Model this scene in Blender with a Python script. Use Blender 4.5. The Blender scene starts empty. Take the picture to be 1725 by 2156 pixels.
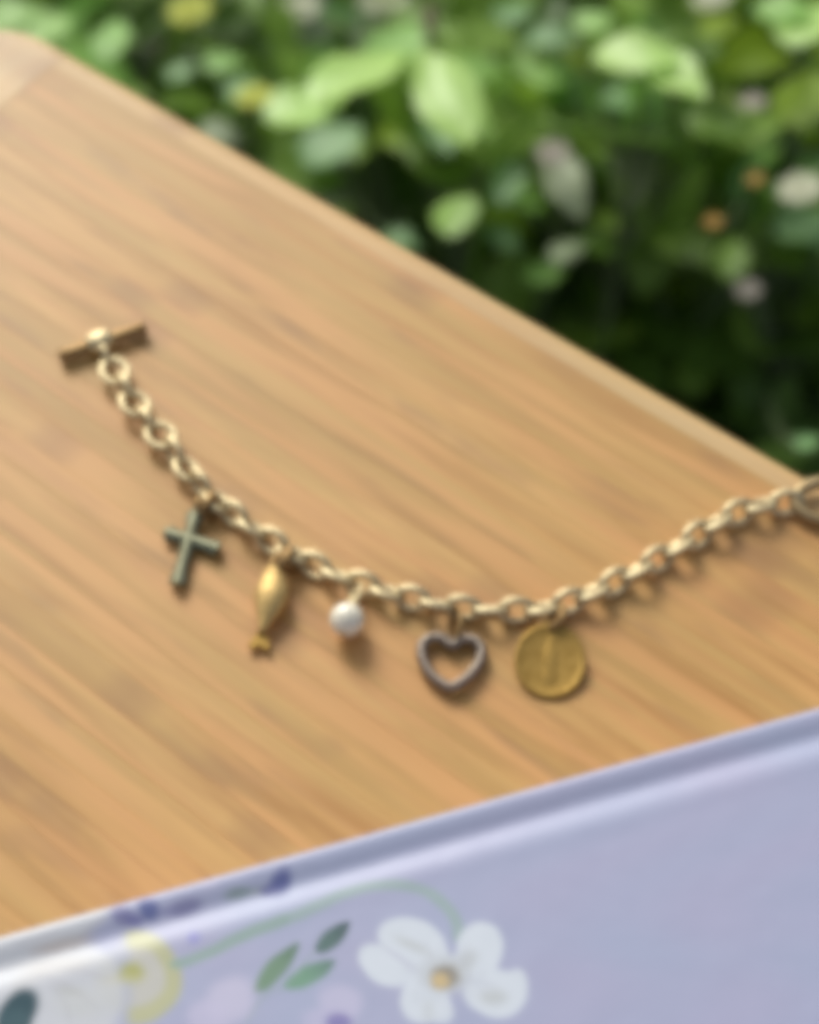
import bpy, math, random
import numpy as np
from mathutils import Vector, Matrix, noise
S = bpy.context.scene
R = math.radians
rnd = random.Random(11)

# ------------------------------------------------------------------ camera, world, sun, exposure
F_PX, W_PX, H_PX, DIST, TILT = 3594.0, 1725.0, 2156.0, 0.300, R(35)
cam_d = bpy.data.cameras.new('camera'); cam = bpy.data.objects.new('camera', cam_d); S.collection.objects.link(cam)
CAM = Vector((0, -DIST*math.sin(TILT), DIST*math.cos(TILT)))
cam.location = CAM; cam.rotation_euler = (TILT, 0, 0); S.camera = cam
cam_d.sensor_fit = 'HORIZONTAL'; cam_d.sensor_width = 36.0; cam_d.lens = 36.0*F_PX/W_PX
cam_d.clip_start = 0.02; cam_d.clip_end = 200
cam_d.dof.use_dof = True; cam_d.dof.focus_distance = 0.272; cam_d.dof.aperture_fstop = 11.5

SUN_EL, SUN_AZ = 36.0, -24.0          # azimuth from +Y (away from the camera), negative = to the left
w = bpy.data.worlds.new('World'); S.world = w; w.use_nodes = True
wn = w.node_tree; wn.nodes.clear()
sky = wn.nodes.new('ShaderNodeTexSky'); sky.sky_type = 'NISHITA'; sky.sun_disc = False
sky.sun_elevation = R(SUN_EL); sky.sun_rotation = R(SUN_AZ); sky.dust_density = 3.0; sky.air_density = 0.8; sky.ozone_density = 0.6
bg = wn.nodes.new('ShaderNodeBackground'); bg.inputs[1].default_value = 0.092
wo = wn.nodes.new('ShaderNodeOutputWorld')
hs = wn.nodes.new('ShaderNodeHueSaturation'); hs.inputs['Saturation'].default_value = 0.42   # thin high cloud greys the sky
wn.links.new(sky.outputs[0], hs.inputs['Color']); wn.links.new(hs.outputs[0], bg.inputs[0]); wn.links.new(bg.outputs[0], wo.inputs[0])
sl = bpy.data.lights.new('sun', 'SUN'); so = bpy.data.objects.new('sun', sl); S.collection.objects.link(so)
sl.energy = 1.5; sl.angle = R(24); sl.color = (1.0, 0.95, 0.87)
sd = Vector((math.sin(R(SUN_AZ))*math.cos(R(SUN_EL)), math.cos(R(SUN_AZ))*math.cos(R(SUN_EL)), math.sin(R(SUN_EL))))
so.rotation_euler = sd.to_track_quat('Z', 'Y').to_euler()
so.location = sd*3
S.view_settings.view_transform = 'Standard'; S.view_settings.look = 'None'
S.view_settings.exposure = 0.60; S.view_settings.use_white_balance = True; S.view_settings.white_balance_temperature = 6300; S.view_settings.white_balance_tint = 6; S.view_settings.gamma = 1.0
try: S.view_settings.use_curve_mapping = False
except Exception: pass
S.render.engine = 'CYCLES'
S.cycles.use_denoising = True
S.cycles.pixel_filter_type = 'BLACKMAN_HARRIS'; S.cycles.filter_width = 10.0
S.cycles.max_bounces = 8

# ------------------------------------------------------------------ helpers
CX = Vector((1, 0, 0)); CU = Vector((0, math.cos(TILT), math.sin(TILT))); CN = Vector((0, -math.sin(TILT), math.cos(TILT)))
def at(X, Y, z=0.0):
    d = CX*((X-W_PX/2)/F_PX) + CU*(-(Y-H_PX/2)/F_PX) - CN
    return CAM + d*((z-CAM.z)/d.z)
def px_m(p):                       # metres that one photo pixel spans at point p
    return (CAM-p).dot(CN)/F_PX
def link(o):
    S.collection.objects.link(o); return o
def mesh_obj(name, verts, faces, mat=None, parent=None, smooth=True):
    me = bpy.data.meshes.new(name); me.from_pydata([tuple(v) for v in verts], [], faces); me.update()
    if smooth: me.polygons.foreach_set('use_smooth', [True]*len(me.polygons))
    if mat: me.materials.append(mat)
    o = bpy.data.objects.new(name, me); link(o)
    if parent: o.parent = parent
    return o
def inst(name, me, M, parent=None):
    o = bpy.data.objects.new(name, me); link(o)
    if parent: o.parent = parent
    o.matrix_local = M
    return o
def empty(name, loc, label, cat, group=None):
    o = bpy.data.objects.new(name, None); link(o); o.location = loc; o.empty_display_size = 0.01
    o['label'] = label; o['category'] = cat
    if group: o['group'] = group
    return o
def rel(parent, o):                # parent while geometry is written in world coordinates
    o.parent = parent; o.matrix_parent_inverse = Matrix.Translation(-parent.location); return o
def frames(pts, closed):
    n = len(pts); T = []
    for i in range(n):
        a = pts[(i-1) % n] if (closed or i > 0) else pts[i]
        b = pts[(i+1) % n] if (closed or i < n-1) else pts[i]
        T.append((b-a).normalized())
    return T
def tube(pts, rad, seg=8, closed=False, up=Vector((0, 0, 1)), caps=True, squash=1.0):
    n = len(pts); T = frames(pts, closed); V = []; Fc = []
    for i in range(n):
        s = T[i].cross(up)
        if s.length < 1e-4: s = T[i].cross(Vector((1, 0, 0)))
        s.normalize(); q = s.cross(T[i]).normalized()
        r = rad[i] if isinstance(rad, (list, tuple)) else rad
        for k in range(seg):
            a = 2*math.pi*k/seg
            V.append(pts[i] + s*(r*math.cos(a)) + q*(r*squash*math.sin(a)))
    m = n if closed else n-1
    for i in range(m):
        for k in range(seg):
            a = i*seg+k; b = i*seg+(k+1) % seg; c = ((i+1) % n)*seg+(k+1) % seg; d = ((i+1) % n)*seg+k
            Fc.append((a, b, c, d))
    if caps and not closed:
        Fc.append(tuple(reversed(range(seg)))); Fc.append(tuple((n-1)*seg+k for k in range(seg)))
    return V, Fc
def join(*parts):
    V = []; Fc = []
    for v, f in parts:
        o = len(V); V += list(v); Fc += [tuple(i+o for i in t) for t in f]
    return V, Fc
def catmull(P, n=12, closed=False):
    out = []; m = len(P)
    rng = range(m) if closed else range(m-1)
    for i in rng:
        if closed: p0, p1, p2, p3 = P[i-1], P[i], P[(i+1) % m], P[(i+2) % m]
        else: p0, p1, p2, p3 = P[max(i-1, 0)], P[i], P[i+1], P[min(i+2, m-1)]
        for k in range(n):
            t = k/n
            out.append(0.5*((2*p1)+(p2-p0)*t+(2*p0-5*p1+4*p2-p3)*t*t+(3*p1-p0-3*p2+p3)*t**3))
    if not closed: out.append(P[-1])
    return out
def basis(x, y, z, loc):
    return Matrix(((x.x, y.x, z.x, loc.x), (x.y, y.y, z.y, loc.y), (x.z, y.z, z.z, loc.z), (0, 0, 0, 1)))

# ------------------------------------------------------------------ materials
class NT:
    def __init__(s, name):
        s.m = bpy.data.materials.new(name); s.m.use_nodes = True; s.t = s.m.node_tree
        s.b = s.t.nodes['Principled BSDF']; s.out = s.t.nodes['Material Output']
    def n(s, ty, **kw):
        x = s.t.nodes.new('ShaderNode'+ty)
        for k, v in kw.items():
            if k.startswith('i_'):
                key = k[2:]; key = int(key) if key.isdigit() else key.replace('_', ' ')
                x.inputs[key].default_value = v
            else: setattr(x, k, v)
        return x
    def l(s, a, b): s.t.links.new(a, b)
    def math(s, op, a, b=None, c=None):
        x = s.n('Math', operation=op)
        for i, v in enumerate((a, b, c)):
            if v is None: continue
            if isinstance(v, (int, float)): x.inputs[i].default_value = v
            else: s.l(v, x.inputs[i])
        return x.outputs[0]
    def ramp(s, fac, stops, mode='LINEAR'):
        x = s.n('ValToRGB'); r = x.color_ramp; r.interpolation = mode
        while len(r.elements) < len(stops): r.elements.new(0.5)
        for e, (p, c) in zip(r.elements, stops):
            e.position = p; e.color = tuple(c)+(1,)*(4-len(c)) if len(c) < 4 else c
        s.l(fac, x.inputs[0]); return x.outputs[0]
    def mix(s, fac, a, b, mode='MIX'):
        x = s.n('Mix', data_type='RGBA', blend_type=mode)
        if isinstance(fac, (int, float)): x.inputs[0].default_value = fac
        else: s.l(fac, x.inputs[0])
        for i, v in ((6, a), (7, b)):
            if isinstance(v, tuple): x.inputs[i].default_value = tuple(v)+(1,)
            else: s.l(v, x.inputs[i])
        return x.outputs[2]
def setb(b, **kw):
    for k, v in kw.items(): b.inputs[k.replace('_', ' ')].default_value = v

def bamboo(name, light=1.0, plain=None):
    N = NT(name); setb(N.b, Roughness=0.52); N.b.inputs['Specular IOR Level'].default_value = 0.5
    tc = N.n('TexCoord'); oi = N.n('ObjectInfo')
    off = N.n('CombineXYZ'); N.l(N.math('MULTIPLY', oi.outputs['Random'], 7.3), off.inputs[0]); N.l(N.math('MULTIPLY', oi.outputs['Random'], 3.1), off.inputs[1])
    add = N.n('VectorMath', operation='ADD'); N.l(tc.outputs['Object'], add.inputs[0]); N.l(off.outputs[0], add.inputs[1])
    def nz(sx, sy, scale, det=3, rough=0.5):
        mp = N.n('Mapping'); mp.inputs['Scale'].default_value = (sx, sy, 1); N.l(add.outputs[0], mp.inputs[0])
        t = N.n('TexNoise'); t.inputs['Scale'].default_value = scale; t.inputs['Detail'].default_value = det; t.inputs['Roughness'].default_value = rough
        N.l(mp.outputs[0], t.inputs[0]); return t.outputs[0]
    grain = nz(17, 240, 1.0, 4, .65); fib = nz(30, 1800, 1.0, 2); tone = nz(10, 110, 1.0, 2); blot = nz(38, 130, 1.0, 2); hue = nz(14, 130, 1.3, 1)
    c0 = N.ramp(oi.outputs['Random'], [(0.0, (0.562*light, 0.295*light, 0.088*light)), (.3, (0.624*light, 0.340*light, 0.105*light)), (.55, (0.520*light, 0.286*light, 0.082*light)),
                                       (.8, (0.645*light, 0.358*light, 0.116*light)), (1.0, (0.582*light, 0.304*light, 0.088*light))], 'LINEAR')
    if plain:
        cp = N.n('RGB'); cp.outputs[0].default_value = tuple(plain)+(1,); c0 = cp.outputs[0]
    c1 = N.mix(N.math('MULTIPLY', N.ramp(grain, [(.42, (0, 0, 0)), (.60, (1, 1, 1))]), .25 if plain else .85), c0, (0.416*light, 0.195*light, 0.045*light))
    c2 = N.mix(N.math('MULTIPLY', N.ramp(tone, [(.4, (0, 0, 0)), (.7, (1, 1, 1))]), .5), c1, (0.686*light, 0.399*light, 0.135*light))
    c3 = N.mix(N.math('MULTIPLY', N.ramp(blot, [(.58, (0, 0, 0)), (.70, (1, 1, 1))]), .5), c2, (.33, .165, .06))
    c3 = N.mix(N.math('MULTIPLY', N.ramp(hue, [(.35, (1, 1, 1)), (.5, (0, 0, 0))]), .15 if plain else .45), c3, (0.520*light, 0.326*light, 0.092*light))
    c3 = N.mix(N.math('MULTIPLY', N.ramp(hue, [(.52, (0, 0, 0)), (.62, (1, 1, 1))]), .1 if plain else .6), c3, (0.686*light, 0.344*light, 0.119*light))
    # bamboo node (growth joint) mark every 190 mm at a random place along each strip
    sep = N.n('SeparateXYZ'); N.l(tc.outputs['Object'], sep.inputs[0])
    fr = N.math('FRACT', N.math('ADD', N.math('DIVIDE', sep.outputs[0], .19), N.math('MULTIPLY', oi.outputs['Random'], 17.7)))
    nd = N.math('ABSOLUTE', N.math('SUBTRACT', fr, .5))
    k = N.ramp(nd, [(0.0, (1, 1, 1)), (.016, (.75, .75, .75)), (.035, (0, 0, 0))])
    c4 = N.mix(N.math('MULTIPLY', k, .40), c3, (.28, .125, .045))
    c5 = N.mix(N.math('MULTIPLY', N.ramp(fib, [(.45, (0, 0, 0)), (.7, (1, 1, 1))]), .18), c4, (.36, .2, .09))
    N.l(c5, N.b.inputs['Base Color'])
    bp = N.n('Bump'); bp.inputs['Strength'].default_value = .12; bp.inputs['Distance'].default_value = .0003
    N.l(fib, bp.inputs['Height']); N.l(bp.outputs[0], N.b.inputs['Normal'])
    return N.m
M_BAM = bamboo('bamboo', .98); M_CAP = bamboo('bamboo_end', 1.2, (.66, .47, .245)); M_RIM_HILITE = bamboo('bamboo_edge_highlight', 1.1, (.60, .41, .195))  # rim colour is lighter to paint in the highlight along the board edge

def metal(name, col, dark, rough=0.25, scale=900, amt=.5, met=1.0):
    N = NT(name); setb(N.b, Metallic=met, Roughness=rough)
    tc = N.n('TexCoord'); t = N.n('TexNoise'); t.inputs['Scale'].default_value = scale; t.inputs['Detail'].default_value = 4
    N.l(tc.outputs['Object'], t.inputs[0])
    c = N.mix(N.math('MULTIPLY', N.ramp(t.outputs[0], [(.42, (0, 0, 0)), (.68, (1, 1, 1))]), amt), col, dark)
    N.l(c, N.b.inputs['Base Color'])
    rr = N.math('ADD', N.math('MULTIPLY', t.outputs[0], .25), rough-.1); N.l(rr, N.b.inputs['Roughness'])
    bp = N.n('Bump'); bp.inputs['Strength'].default_value = .15; bp.inputs['Distance'].default_value = .0001
    N.l(t.outputs[0], bp.inputs['Height']); N.l(bp.outputs[0], N.b.inputs['Normal'])
    return N.m
M_GOLD = metal('pale_gold', (.68, .57, .35), (.38, .26, .12), .47)
M_DARK = metal('dark_bronze', (.34, .22, .10), (.18, .11, .045), .5)
M_YEL = metal('yellow_gold', (.64, .46, .20), (.44, .28, .09), .6)
M_SILV = metal('antique_silver', (.27, .27, .18), (.09, .075, .04), .42)
M_ROSE = metal('grey_silver', (.34, .275, .22), (.17, .13, .10), .46, 2200, .8)
M_MED = metal('aged_brass', (.45, .29, .085), (.30, .18, .045), .6, 700, .6)
NP = NT('pearl'); setb(NP.b, Roughness=.22); NP.b.inputs['Base Color'].default_value = (.86, .78, .62, 1)
NP.b.inputs['Coat Weight'].default_value = .6; NP.b.inputs['Subsurface Weight'].default_value = .0
M_PEARL = NP.m

# ------------------------------------------------------------------ ground
GZ = -0.42
def ground():
    n = 90; V = []; Fc = []
    for j in range(n+1):
        for i in range(n+1):
            a = (i/n*2-1); b = (j/n*2-1)
            x = math.copysign(abs(a)**3.2, a)*40; y = .6+math.copysign(abs(b)**3.2, b)*40
            V.append((x, y, GZ + .02*noise.noise(Vector((x*6, y*6, 0)))+.006*noise.noise(Vector((x*30, y*30, 2)))))
    for j in range(n):
        for i in range(n):
            a = j*(n+1)+i; Fc.append((a, a+1, a+n+2, a+n+1))
    N = NT('soil'); setb(N.b, Roughness=.95)
    tc = N.n('TexCoord'); t = N.n('TexNoise'); t.inputs['Scale'].default_value = 9; t.inputs['Detail'].default_value = 8
    t2 = N.n('TexVoronoi'); t2.inputs['Scale'].default_value = 45
    N.l(tc.outputs['Object'], t.inputs[0]); N.l(tc.outputs['Object'], t2.inputs[0])
    c = N.ramp(t.outputs[0], [(.35, (.030, .022, .014)), (.55, (.075, .055, .038)), (.72, (.15, .12, .095))])
    c = N.mix(N.math('MULTIPLY', N.ramp(t2.outputs['Distance'], [(.0, (1, 1, 1)), (.35, (0, 0, 0))]), .4), c, (.02, .035, .01))
    N.l(c, N.b.inputs['Base Color'])
    bp = N.n('Bump'); bp.inputs['Strength'].default_value = .8; bp.inputs['Distance'].default_value = .01
    N.l(t2.outputs['Distance'], bp.inputs['Height']); N.l(bp.outputs[0], N.b.inputs['Normal'])
    o = mesh_obj('ground', V, Fc, N.m); o['kind'] = 'structure'; return o
ground()

# ------------------------------------------------------------------ bamboo board
E0, E1 = at(197, 127), at(1663, 967)   # 18 px above the seen outline, which the rounded edge lowers
U = (E1-E0); U.z = 0; U.normalize(); Vv = Vector((U.y, -U.x, 0))
if Vv.y > 0: Vv = -Vv                     # into the board, towards the camera
THK = 0.018
RC = 0.020
Tpt = at(104, 70); Tpt = E0 + U*((Tpt-E0).dot(U))
O = Tpt - U*RC                             # theoretical corner of the board
CAPW = (at(117, 81)-O).dot(U)+.0058
BL, BW = 0.36, 0.245
board = empty('bamboo_board', O + Vector((0, 0, -THK)), 'pale bamboo cutting board of glued strips, rounded corner, under the bracelet and book', 'cutting board')
MB = basis(U, Vv, Vector((0, 0, 1)), Vector((0, 0, THK)))   # board frame: x along strips, y across, z up, top at z=0
def fillet(r, n, y0, sgn):                 # cross-section of an outer long edge
    return [(y0+sgn*(r-r*math.cos(math.pi/2*k/n)), -r+r*math.sin(math.pi/2*k/n)) for k in range(n+1)]
def strip_mesh(x0, x1, wdt, first=False, last=False, nx=2):
    b = .00005
    r = .0045
    prof = []
    if first: prof += [(0, -THK+.001)] + fillet(r, 7, 0, 1)
    else: prof += [(0, -THK), (0, -b), (b, 0)]
    if last: prof += [(wdt-a, z) for a, z in reversed(fillet(r, 7, 0, 1))] + [(wdt, -THK+.001)]
    else: prof += [(wdt-b, 0), (wdt, -b), (wdt, -THK)]
    n = len(prof); V = [(x0, y, z) for y, z in prof]+[(x1, y, z) for y, z in prof]
    Fc = [(k, k+1, n+k+1, n+k) for k in range(n-1)] + [(n-1, 0, n, 2*n-1), tuple(reversed(range(n))), tuple(range(n, 2*n))]
    return V, Fc
y = 0.0; widths = []; r2 = random.Random(5)
while y < BW-.004:
    wd = min(r2.choice([.0052, .0060, .0066, .0058]), BW-y); widths.append((y, wd)); y += wd
for i, (yy, wd) in enumerate(widths):
    fst, lst = i == 0, i == len(widths)-1
    V, Fc = strip_mesh(CAPW+.00006, BL-CAPW-.00006, wd, fst, lst)
    o = mesh_obj('strip', V, Fc, M_RIM_HILITE if fst else M_BAM, board, smooth=False)
    if fst: o['label'] = 'rounded edge strip with the edge highlight painted into its colour'
    o.matrix_local = MB @ Matrix.Translation((0, yy, (r2.random()-.5)*.00006))
# end pieces, strips glued across, with rounded corners
def end_cap(xa, xb, corner_left):
    r = .0045; pts = []
    y0, y1 = 0.0, BW
    def arc(cx, cy, a0, a1, n=14):
        return [(cx+RC2*math.cos(a0+(a1-a0)*k/n), cy+RC2*math.sin(a0+(a1-a0)*k/n)) for k in range(n+1)]
    RC2 = min(RC, abs(xb-xa)-.0005)
    if corner_left: pts = [(xb, y0)] + [(x, y) for x, y in arc(xa+RC2, y0+RC2, -math.pi/2, -math.pi)] + arc(xa+RC2, y1-RC2, math.pi, math.pi/2) + [(xb, y1)]
    else: pts = [(xa, y1)] + arc(xb-RC2, y1-RC2, math.pi/2, 0) + arc(xb-RC2, y0+RC2, 0, -math.pi/2) + [(xa, y0)]
    def offs(d):
        out = []; jx = xb if corner_left else xa
        for (x, y) in pts:
            if abs(x-jx) < 1e-9: out.append((x, min(max(y, y0+d), y1-d))); continue
            cx = xa+RC2 if corner_left else xb-RC2
            cy = min(max(y, y0+RC2), y1-RC2); v = Vector((x-cx, y-cy)); L = v.length; v = v*((L-d)/L)
            out.append((cx+v.x, cy+v.y))
        return out
    rings = [(0, -THK)] + [(r-r*math.cos(math.pi/2*k/7), -r+r*math.sin(math.pi/2*k/7)) for k in range(8)]
    V = []; Fc = []; n = len(pts)
    for d, z in rings: V += [(x, y, z) for x, y in offs(d)]
    for k in range(len(rings)-1):
        for i in range(n):
            a = k*n+i; b2 = k*n+(i+1) % n; Fc.append((a, b2, b2+n, a+n))
    Fc.append(tuple((len(rings)-1)*n+i for i in range(n))); Fc.append(tuple(reversed(range(n))))
    # object frame turned so that the grain runs along its length
    Rt = Matrix.Rotation(math.pi/2, 4, 'Z')
    V = [Rt.inverted() @ Vector(v) for v in V]
    o = mesh_obj('end_piece', V, Fc, M_CAP, board, smooth=False)
    o.matrix_local = MB @ Rt
    o['label'] = 'lighter end piece with grain running across'
end_cap(0, CAPW-.00006, True); end_cap(BL-CAPW+.00006, BL, False)

# ------------------------------------------------------------------ floral hardback book
ZT = 0.013
B0, B1 = at(0, 1968, ZT), at(1725, 1486, ZT)
US = (B1-B0); US.z = 0; US.normalize(); UW = Vector((US.y, -US.x, 0))
if UW.y > 0: UW = -UW
def px_of(P):
    d = P-CAM; z = -d.dot(CN)
    return W_PX/2+F_PX*d.dot(CX)/z, H_PX/2-F_PX*d.dot(CU)/z
def lin(c): 
    c = np.array(c, float)/255; return np.where(c <= .04045, c/12.92, ((c+.055)/1.055)**2.4)
E_BOOK = 1.04
def prof_z(wv):                      # hinge groove profile across the cover
    z = 0.0
    if wv < .0013: t = 1-wv/.0013; z -= .0013*(1-math.sqrt(max(0, 1-t*t)))
    g = (wv-.0047)/.0020
    z -= .00070*math.exp(-g*g)
    h = (wv-.0088)/.0016
    z += .00006*math.exp(-h*h)
    return z
def book():
    SL, SR, WD = -0.055, 0.175, 0.155
    bk = empty('floral_book', B0+US*.06+UW*.07+Vector((0, 0, -ZT)), 'lavender hardback book with printed white flowers and green leaves, lying on the bamboo board', 'book')
    sfine = list(np.arange(-.012, .134, .00032)); sx = [SL, SL+.0005, SL+.001]+list(np.arange(SL+.003, -.012, .003))+sfine+list(np.arange(.136, SR-.002, .004))+[SR-.001, SR-.0005, SR]
    wf = [0.0, .00004, .00015, .0004]+list(np.arange(.0007, .052, .00032))+list(np.arange(.054, WD-.002, .004))+[WD-.001, WD-.0005, WD]
    ns, nw = len(sx), len(wf)
    V = np.zeros((nw, ns, 3)); 
    for j, wv in enumerate(wf):
        z = prof_z(wv)
        for e, q in ((WD-wv, .001),):
            if e < q: z -= q*(1-math.sqrt(max(0, 1-(1-e/q)**2)))
        V[j, :, 0] = sx; V[j, :, 1] = wv; V[j, :, 2] = z
    for i, sv in enumerate(sx):
        e = min(sv-SL, SR-sv)
        if e < .001: V[:, i, 2] -= .001*(1-math.sqrt(max(0, 1-(1-e/.001)**2)))
    B0n, USn, UWn = np.array(B0), np.array(US), np.array(UW)
    Pw = B0n + V[..., 0:1]*USn + V[..., 1:2]*UWn + V[..., 2:3]*np.array([0, 0, 1.])
    # pixel coordinates of the printed pattern (laid on the flat cover sheet)
    Pf = B0n + V[..., 0:1]*USn + V[..., 1:2]*UWn
    d = Pf-np.array(CAM); zz = -(d@np.array(CN)); X = W_PX/2+F_PX*(d@np.array(CX))/zz; Y = H_PX/2-F_PX*(d@np.array(CU))/zz
    inside = (zz > .05)
    # gentle wobble so that the print has hand-painted edges
    wx = X+3*np.sin(Y/31.+X/61.)+1.2*np.sin(X/11.-Y/23.); wy = Y+3*np.sin(X/43.-Y/67.)+1.2*np.sin(Y/9.+X/29.)
    col = np.zeros(X.shape+(3,)); base = lin((172, 173, 199))
    mott = np.sin(X/97.+2*np.sin(Y/71.))*np.sin(Y/83.+X/151.)
    col[:] = base; col += (mott*.011)[..., None]*np.array([-1., .3, .2])
    def ss(x, a, b): t = np.clip((x-a)/(b-a), 0, 1); return t*t*(3-2*t)
    def put(mask, c, al=1.0):
        m = (mask*al)[..., None]; col[:] = col*(1-m)+lin(c)*m
    def ell(cx, cy, rx, ry, ang, c, al=1.0, soft=.25, grad=None):
        a = R(ang); dx = wx-cx; dy = wy-cy
        u = (dx*math.cos(a)+dy*math.sin(a))/rx; v = (-dx*math.sin(a)+dy*math.cos(a))/ry
        q = np.sqrt(u*u+v*v); put(1-ss(q, 1-soft, 1+soft*.5), c, al)
    def leaf(x0, y0, x1, y1, hw, c, c2):
        L = math.hypot(x1-x0, y1-y0); ux, uy = (x1-x0)/L, (y1-y0)/L
        t = ((wx-x0)*ux+(wy-y0)*uy)/L; s = np.abs(-(wx-x0)*uy+(wy-y0)*ux)
        hwid = hw*np.sin(np.clip(t, 0, 1)**.8*math.pi)**.7+.01
        m = (1-ss(s/hwid, .75, 1.1))*(t > 0)*(t < 1)
        put(m, c); put(m*ss(t, .3, 1.0), c2, .8)
    def stroke(P, hw, c, al=1.0):
        Q = catmull([Vector((a, b, 0)) for a, b in P], 6); dm = np.full(X.shape, 1e9)
        for a, b in zip(Q[:-1], Q[1:]):
            L2 = (b-a).length_squared+1e-9
            t = np.clip(((wx-a.x)*(b.x-a.x)+(wy-a.y)*(b.y-a.y))/L2, 0, 1)
            dm = np.minimum(dm, np.hypot(wx-a.x-t*(b.x-a.x), wy-a.y-t*(b.y-a.y)))
        put(1-ss(dm, hw*.6, hw*1.2), c, al)
    white = (200, 200, 206); 
    # large white flower at the left, running over the hinge
    ell(30, 1962, 222, 62, -16, white, 1, .18); ell(-60, 2010, 190, 90, -10, white, 1, .1); ell(140, 2080, 128, 105, 10, white, 1, .15); ell(60, 2160, 190, 90, 0, white, 1, .2)
    ell(130, 1985, 70, 16, -14, (190, 180, 176), .8, .6); ell(120, 2030, 90, 22, -8, (196, 192, 190), .7, .6); ell(170, 2110, 60, 40, 0, (200, 200, 198), .6, .7)
    ell(150, 2085, 34, 10, 5, (180, 180, 174), .5, .6); ell(60, 2060, 60, 18, -30, (190, 186, 186), .5, .6)
    # yellow crescent round a small dot
    q = np.hypot((wx-285), (wy-2058)); an = np.degrees(np.arctan2(wy-2058, wx-285))
    put((1-ss(q, 82, 100))*ss(wx, 262, 292), (196, 190, 178), .85); put((1-ss(q, 60, 100)), (200, 198, 188), .35)
    ring = ss(q, 56, 70)*(1-ss(q, 92, 106))*ss(an, -112, -95)*(1-ss(an, 90, 115)); put(ring, (186, 184, 140), .85)
    ell(300, 1982, 44, 22, 0, (200, 197, 160), .8, .7); ell(281, 2051, 31, 24, 0, (176, 174, 104), .95, .6)
    ell(262, 2062, 55, 12, 0, (206, 200, 170), .4, .8)
    # dark teal leaf in the corner
    ell(36, 2138, 62, 42, -55, (44, 74, 84), 1, .25); ell(30, 2160, 40, 40, 0, (58, 88, 96), .8, .4)
    # stem
    stroke([(372, 2030), (440, 2004), (529, 1966), (640, 1918), (761, 1873), (835, 1861), (891, 1873), (937, 1901), (962, 1940), (962, 1972)], 12, (156, 176, 168), .75)
    stroke([(372, 2030), (440, 2004), (529, 1966), (600, 1934)], 12, (142, 165, 152), .5)
    leaf(541, 2090, 628, 1984, 24, (122, 148, 124), (98, 124, 106))
    for (x0, y0, x1, y1) in ((60, 2010, 205, 1985), (70, 2030, 230, 2060), (80, 2050, 210, 2120), (40, 1990, 130, 1955), (150, 1975, 225, 1935), (110, 2075, 150, 2150)):
        stroke([(x0, y0), ((x0+x1)/2+8, (y0+y1)/2-5), (x1, y1)], 2.6, (180, 176, 182), .55)
    leaf(664, 2003, 736, 1944, 22, (92, 116, 112), (66, 84, 90))
    leaf(602, 2083, 712, 2018, 23, (122, 158, 134), (100, 124, 120))
    stroke([(604, 2083), (560, 2100), (520, 2150)], 3.5, (150, 168, 160), .5); stroke([(662, 2003), (640, 2030), (610, 2080)], 3, (150, 168, 160), .5)
    # white five-petalled flower
    pt = (214, 218, 226); sh = (194, 196, 198)
    ell(866, 1980, 72, 52, 12, pt, 1, .16); ell(905, 2015, 40, 40, 0, pt, 1, .2); ell(808, 2036, 60, 38, 38, pt, 1, .16); ell(862, 2050, 50, 24, 15, pt, .9, .3); ell(1010, 2000, 52, 60, -12, pt, 1, .16); ell(978, 2030, 40, 36, 0, pt, .9, .3)
    ell(1043, 2090, 68, 52, 8, pt, 1, .16); ell(1090, 2070, 22, 30, 0, pt, .9, .3); ell(896, 2104, 56, 56, 30, pt, 1, .16); ell(930, 2128, 30, 34, 0, pt, .9, .3); ell(935, 2050, 62, 46, 0, (202, 205, 210), .9, .3)
    ell(1040, 2098, 32, 20, 0, sh, .9, .7); ell(870, 1992, 44, 14, 25, sh, .8, .7); ell(985, 2020, 22, 26, 20, sh, .8, .7); ell(838, 2018, 50, 5, 38, (184, 182, 200), .7, .8)
    ell(905, 2132, 16, 30, 0, sh, .5, .7); ell(1010, 2066, 40, 5, 15, (186, 188, 200), .6, .8)
    ell(937, 2056, 33, 27, 0, (146, 138, 126), .95, .4); ell(928, 2066, 24, 20, 0, (206, 182, 138), 1, .5)
    for k in range(26):
        a = k*2*math.pi/26+.1; r1, r2_ = 34+6*(k % 3), 58+12*(k*7 % 4)
        stroke([(937+r1*math.cos(a), 2056+r1*.85*math.sin(a)), (937+r2_*math.cos(a+.05), 2056+r2_*.85*math.sin(a+.05))], 1.8, (184, 184, 194), .5)
    for k in range(11):
        a = k*2*math.pi/11; ell(937+34*math.cos(a), 2054+27*math.sin(a), 3.4, 3.4, 0, (150, 134, 100), .8, .5)
    # pale pink-lilac buds
    ell(485, 2104, 62, 52, -20, (198, 192, 214), .85, .4); ell(440, 2140, 50, 40, 0, (196, 190, 214), .8, .4)
    ell(716, 2108, 50, 42, 10, (196, 190, 214), .8, .4); ell(690, 2150, 60, 30, 0, (192, 186, 212), .7, .4); ell(712, 2154, 32, 26, 0, (132, 124, 176), .95, .5)
    # small violet and grey-green marks on the spine
    ell(256, 1928, 27, 23, 35, (128, 126, 166), .9, .7); ell(280, 1936, 20, 14, 0, (120, 118, 168), .8, .5); ell(311, 1912, 24, 27, -15, (98, 106, 158), .9, .6); ell(386, 1908, 42, 20, -15, (128, 126, 164), .85, .6); ell(350, 1912, 22, 10, -15, (150, 148, 186), .7, .6)
    ell(500, 1880, 36, 16, -15, (134, 148, 148), .85, .6); ell(545, 1872, 24, 12, -15, (150, 156, 158), .6, .6); ell(592, 1852, 26, 34, 25, (90, 96, 150), .9, .6); ell(568, 1872, 24, 14, -10, (110, 112, 158), .85, .5)
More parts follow.
